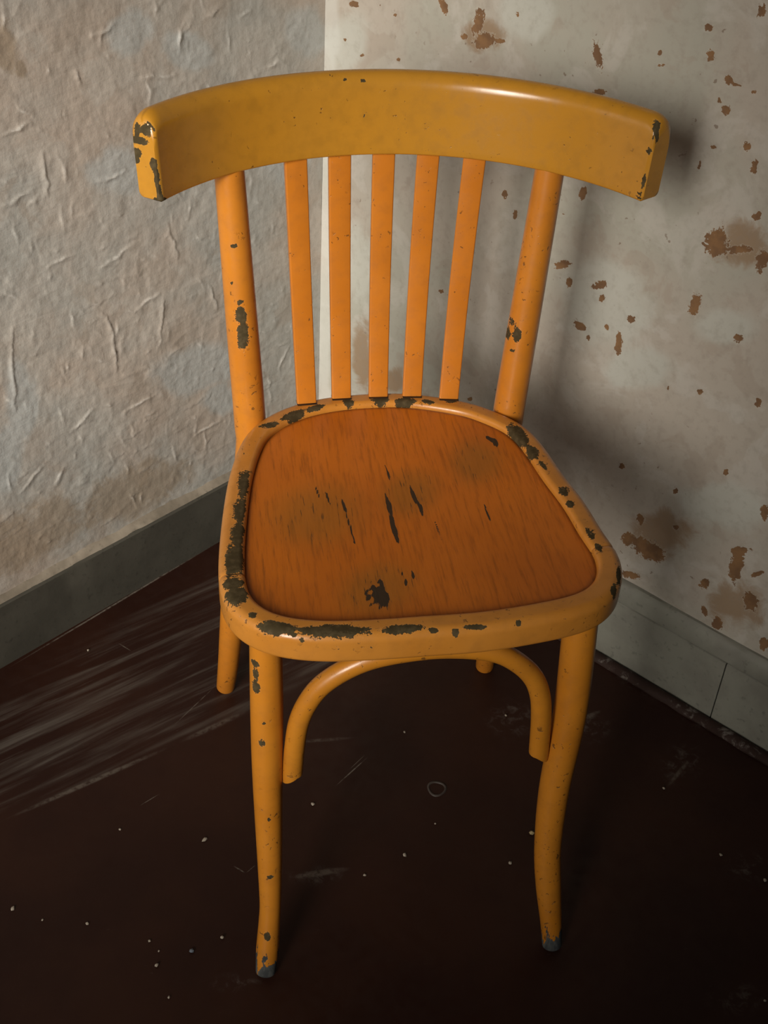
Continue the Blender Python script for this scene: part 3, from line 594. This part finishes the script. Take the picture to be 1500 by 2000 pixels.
# --- seat panel: slightly dished plywood
NRG = 78
V = []; ed = []
pin = inn + Nn * .0022
for q in range(NRG + 1):
    s = q / NRG
    for i in range(0, NI, 2):
        p_ = cen + (pin[i] - cen) * s
        z = .4535 - .0035 * (1 - s ** 2.2) - (.0022 * max(0, (s - .965) / .035) ** 2)
        V.append((p_[0], p_[1], z)); ed.append(max(0, (s - .955) / .045))
NP = NI // 2
F = [(q * NP + k, q * NP + (k + 1) % NP, (q + 1) * NP + (k + 1) % NP, (q + 1) * NP + k) for q in range(1, NRG) for k in range(NP)]
F += [(k, NP + k, NP + (k + 1) % NP) for k in range(0)]
# centre fan and underside
V = np.array(V); c_id = len(V)
V = np.vstack([V, [(cen[0], cen[1], .450)], [(a, b, .444) for a, b in pin[::2]]])
ed += [0] + [0] * NP
F += [(c_id, NP + k, NP + (k + 1) % NP) for k in range(NP)]
ub = c_id + 1
F += [(NRG * NP + k, NRG * NP + (k + 1) % NP, ub + (k + 1) % NP, ub + k) for k in range(NP)]
F.append(tuple(ub + k for k in range(NP)))
keep = np.r_[np.arange(NP, len(V))]
F = [tuple(i - NP for i in f) for f in F]; V = V[NP:]; ed = ed[NP:]
mk('seat_panel', V, F, M_panel, chair, attrs={'chip': field(V[:, :2], panelchips), 'worn': field(V[:, :2], panelworn), 'edge': ed}, sharp=60)

# --- back posts running down into the rear legs (one bent rod each)
for s in (0, 1):
    top = np.array(post_top[s]); dr = top[:2] - np.array([.003, .182]); top[:2] = np.array([.003, .182]) + dr / np.linalg.norm(dr) * (.2745 + .0158); st = np.array(post_seat[s]); ft = np.array(feet[2 + s])
    d_top = (top - st) / np.linalg.norm(top - st)
    keys = [np.r_[ft + (0, 0, .003), .0125], np.r_[ft * .86 + st * .14 + (0, -.006, 0), .0140], np.r_[ft * .5 + st * .5 + (0, -.004, 0), .0170],
            np.r_[st + (0, 0, -.05), .0180], np.r_[st, .0180], np.r_[st * .6 + top * .4, .0172], np.r_[top, .0152], np.r_[top + d_top * .02, .0150]]
    pth = resample(catmull(keys, 14), 150)
    P, R = rounded_ends(pth[:, :3], pth[:, 3], .003, .0)
    V, F = tube(P, R, 30)
    mk('back_post_leg', V, F, M_post if s == 0 else M_post, chair, attrs={'chip': blob(V, postchips)}, sharp=50)

# --- front legs
for s, data in enumerate((legL, legR)):
    K = [np.array(q) for q in data]
    top = K[0].copy(); top[2] = .4285
    if s == 1: top[0] -= .003; top[1] += .005; top[3] = .0168
    K[0] = top
    K = K[::-1]; K[0][2] = .0032
    pth = resample(catmull(K, 14), 150)
    P, R = rounded_ends(pth[:, :3], pth[:, 3], .003, .0)
    V, F = tube(P, R, 30)
    mk('front_leg', V, F, M_leg if s == 0 else M_legd, chair, attrs={'chip': blob(V, legchips)}, sharp=50)

# --- arched brace between the front legs
bp = resample(catmull([tuple(q) for q in brace], 10), 140)
V, F = tube(bp, np.full(len(bp), .0102), 24, flat=(.95, 1.0))
n = 24
for i in range(2):                      # slanted cut ends
    sgn = 1 if i == 0 else -1
    ids = range(n) if i == 0 else range((len(bp) - 1) * n, len(bp) * n)
    for k in ids:
        dx = (V[k][0] - (bp[0] if i == 0 else bp[-1])[0]) * sgn
        V[k][2] += dx * .8
mk('arched_brace', V, F, M_brace, chair, attrs={'chip': np.full(len(V), -1.0)}, sharp=50)

# --- curved back rail
AC = np.array([.003, .182]); R0 = .2745; RT = .0260; RZ0, RZ1 = .7370, .8185; TILT = .05
a0 = math.atan2(.333 - AC[1], -.2255 - AC[0]); a1 = math.atan2(.331 - AC[1], .236 - AC[0])
def rail_profile(hh, ins):
    pr = []
    t0, t1 = ins, RT - ins
    z0, z1 = RZ0 + ins, RZ0 + hh - ins
    def arc(cx, cz, rx, rz, w0, w1, m):
        for k in range(m + 1):
            w = math.radians(w0 + (w1 - w0) * k / m); pr.append((cx + rx * math.cos(w), cz + rz * math.sin(w)))
    arc(t0 + .0025, z0 + .0025, .0025, .0025, 270, 180, 4)
    for k in range(1, 12): pr.append((t0, z0 + .0025 + (z1 - .015 - z0 - .0025) * k / 12))
    rf = (t1 - t0) * .52; rb = (t1 - t0) - rf
    arc(t0 + rf, z1 - .015, rf, .015, 180, 90, 10)
    arc(t1 - rb, z1 - .017, rb, .017, 90, 0, 10)
    for k in range(1, 12): pr.append((t1, z1 - .017 + (z0 + .005 - z1 + .017) * k / 12))
    arc(t1 - .005, z0 + .005, .005, .005, 0, -90, 5)
    return pr
NA = 220
V = []
ts = list(np.linspace(0, 1, NA + 1))
arcl = abs(a1 - a0) * R0
for q, s in enumerate(ts):
    a = a0 + (a1 - a0) * s
    e = min(s, 1 - s) * arcl
    r_ = .016
    drop = r_ - math.sqrt(max(0, r_ * r_ - max(0, r_ - e) ** 2))
    ins = .0018 * max(0, 1 - e / .0022) ** 1.5
    for (o_, z_) in rail_profile(RZ1 - RZ0 - drop * .75, ins):
        rr = R0 + o_ + TILT * (z_ - RZ0)
        V.append((AC[0] + rr * math.cos(a), AC[1] + rr * math.sin(a), z_))
n = len(rail_profile(.08, 0)); V = np.array(V)
F = [(q * n + k, q * n + (k + 1) % n, (q + 1) * n + (k + 1) % n, (q + 1) * n + k) for q in range(NA) for k in range(n)]
V = list(V)
for base in (0, NA * n):                 # end grain faces, gridded so the flaked paint keeps its shape
    rim = np.array(V[base:base + n]); cc = rim.mean(0); prev = list(range(base, base + n))
    for k in range(1, 13):
        cur = list(range(len(V), len(V) + n)); V += list(cc + (rim - cc) * (1 - k / 12.5))
        F += [(prev[j], prev[(j + 1) % n], cur[(j + 1) % n], cur[j]) for j in range(n)]
        prev = cur
    F.append(tuple(prev))
V = np.array(V)
mk('back_rail', V, F, M_rail, chair, attrs={'chip': blob(V, railchips, .018)}, sharp=50)

# --- five flat slats
for k in range(5):
    b = np.array(slat_bot[k]); tq = np.array(slat_top[k])
    dirr = (tq[:2] - AC); dirr /= np.linalg.norm(dirr)
    tq = np.r_[AC + dirr * (R0 + .011), .742]
    b = np.r_[b[:2] + np.array([0, .0035]), .4590]
    V = []; m = 40; sec = []
    def corner(cx, cy, w0):
        for j in range(4):
            w = math.radians(w0 + 30 * j); sec.append((cx + .0016 * math.cos(w), cy + .0016 * math.sin(w)))
    for q in range(m + 1):
        s = q / m
        c = b * (1 - s) + tq * s
        c = c + np.array([0, .006 * math.sin(math.pi * s), 0])     # gentle backward bow
        w = .0222 * (1 - s) + .0236 * s; th_ = .0085
        yaw = math.atan2(-c[0] * .9, .42) * (.55 + .45 * s)
        sec = []
        corner(w / 2 - .0016, th_ / 2 - .0016, 0); corner(-w / 2 + .0016, th_ / 2 - .0016, 90)
        corner(-w / 2 + .0016, -th_ / 2 + .0016, 180); corner(w / 2 - .0016, -th_ / 2 + .0016, 270)
        cy_, sy_ = math.cos(yaw), math.sin(yaw)
        for (a, d) in sec:
            V.append((c[0] + a * cy_ - d * sy_, c[1] + a * sy_ + d * cy_, c[2]))
    n = 16; V = np.array(V)
    F = [(q * n + j, q * n + (j + 1) % n, (q + 1) * n + (j + 1) % n, (q + 1) * n + j) for q in range(m) for j in range(n)]
    F += [tuple(range(n))[::-1], tuple(m * n + j for j in range(n))]
    slat = mk('back_slat', V, F, M_slat, chair, attrs={'chip': np.full(len(V), -1.0)}, sharp=50)
    yw = math.atan2(-b[0] * .9, .42) * .55
    mv, mf = box_geo((.0221, .0120, .0020), Matrix.Translation((b[0], b[1] - .0008, .4597)) @ Matrix.Rotation(yw, 4, 'Z'))
    mk('mortise_shadow_gap', mv, mf, M_seam, slat, smooth=False)  # thin dark box, painted shadow line where the slat meets the seat

# ------------------------------------------------------------------ plaster crumbs lying on the floor
labels = {
    0: 'bright cream plaster crumb on the dark floor, left of the left front foot',
    1: 'yellowish plaster crumb on the floor touching the right front leg in view',
    2: 'white crumb on the floor between the front legs, just left of the right leg',
    3: 'small cream crumb on the floor midway between the two front legs',
    5: 'elongated pale plaster flake on the floor left of the left front leg',
    6: 'dull bluish crumb on the floor close to the left front foot',
    7: 'pale round crumb on the floor nearest the left front foot, above the bluish one',
    10: 'grey plaster crumb on the floor at the left edge of the picture',
    4: 'tiny pale speck on the floor just below the ring-shaped knot',
    8: 'upper of two tiny specks just above the bright cream crumb',
    9: 'lower of two tiny specks just above the bright cream crumb',
    11: 'tiny pale speck on the floor beside the grey crumb at the left edge',
    12: 'lone tiny speck on the floor between the left-edge crumb and the bright cream crumb',
    13: 'tiny pale speck on the floor left of the elongated plaster flake',
    14: 'tiny pale speck below left of the small cream crumb between the front legs',
    15: 'tiny pale speck at the lower end of the dusty smear near the right skirting',
    16: 'tiny pale speck on bare floor right of the right front leg',
    18: 'tiny pale speck on the floor seen under the right bend of the arched brace',
    19: 'pale speck on the floor just below the left end of the arched brace',
    20: 'tiny pale speck on the floor seen through the middle of the arched brace',
    21: 'lowest tiny speck on the floor, below the bright cream crumb',
    22: 'tiny pale speck on the floor in the bottom right corner of the picture',
    23: 'tiny pale speck on the streaked floor close to the left skirting',
    17: 'pale crumb on the floor at the right edge below the right skirting',
}
rng = random.Random(7)
for i, (x, y, w) in enumerate(crumbs):
    r = w * .00027
    bm = bmesh.new()
    bmesh.ops.create_icosphere(bm, subdivisions=1, radius=1)
    el = 1.7 if i == 5 else rng.uniform(1.0, 1.5)
    an = rng.uniform(0, 3.1) if i != 5 else .6
    for v_ in bm.verts:
        v_.co *= rng.uniform(.75, 1.2)
        v_.co = Vector((v_.co.x * el * r, v_.co.y * r, v_.co.z * r * .7))
    bmesh.ops.rotate(bm, verts=bm.verts, cent=(0, 0, 0), matrix=Matrix.Rotation(an, 3, 'Z'))
    zmin = min(v_.co.z for v_ in bm.verts)
    for v_ in bm.verts: v_.co.z -= zmin
    me = bpy.data.meshes.new('plaster_crumb'); bm.to_mesh(me); bm.free()
    me.materials.append({1: M_crumb_y, 6: M_crumb_b}.get(i, M_crumb))
    o = bpy.data.objects.new('plaster_crumb', me); COL.objects.link(o)
    o.location = (x, y, -.0006)
    o['category'] = 'crumb'
    o['label'] = labels.get(i, 'tiny pale plaster speck scattered on the dark brown floor')
    o['group'] = 'plaster crumbs on the floor'
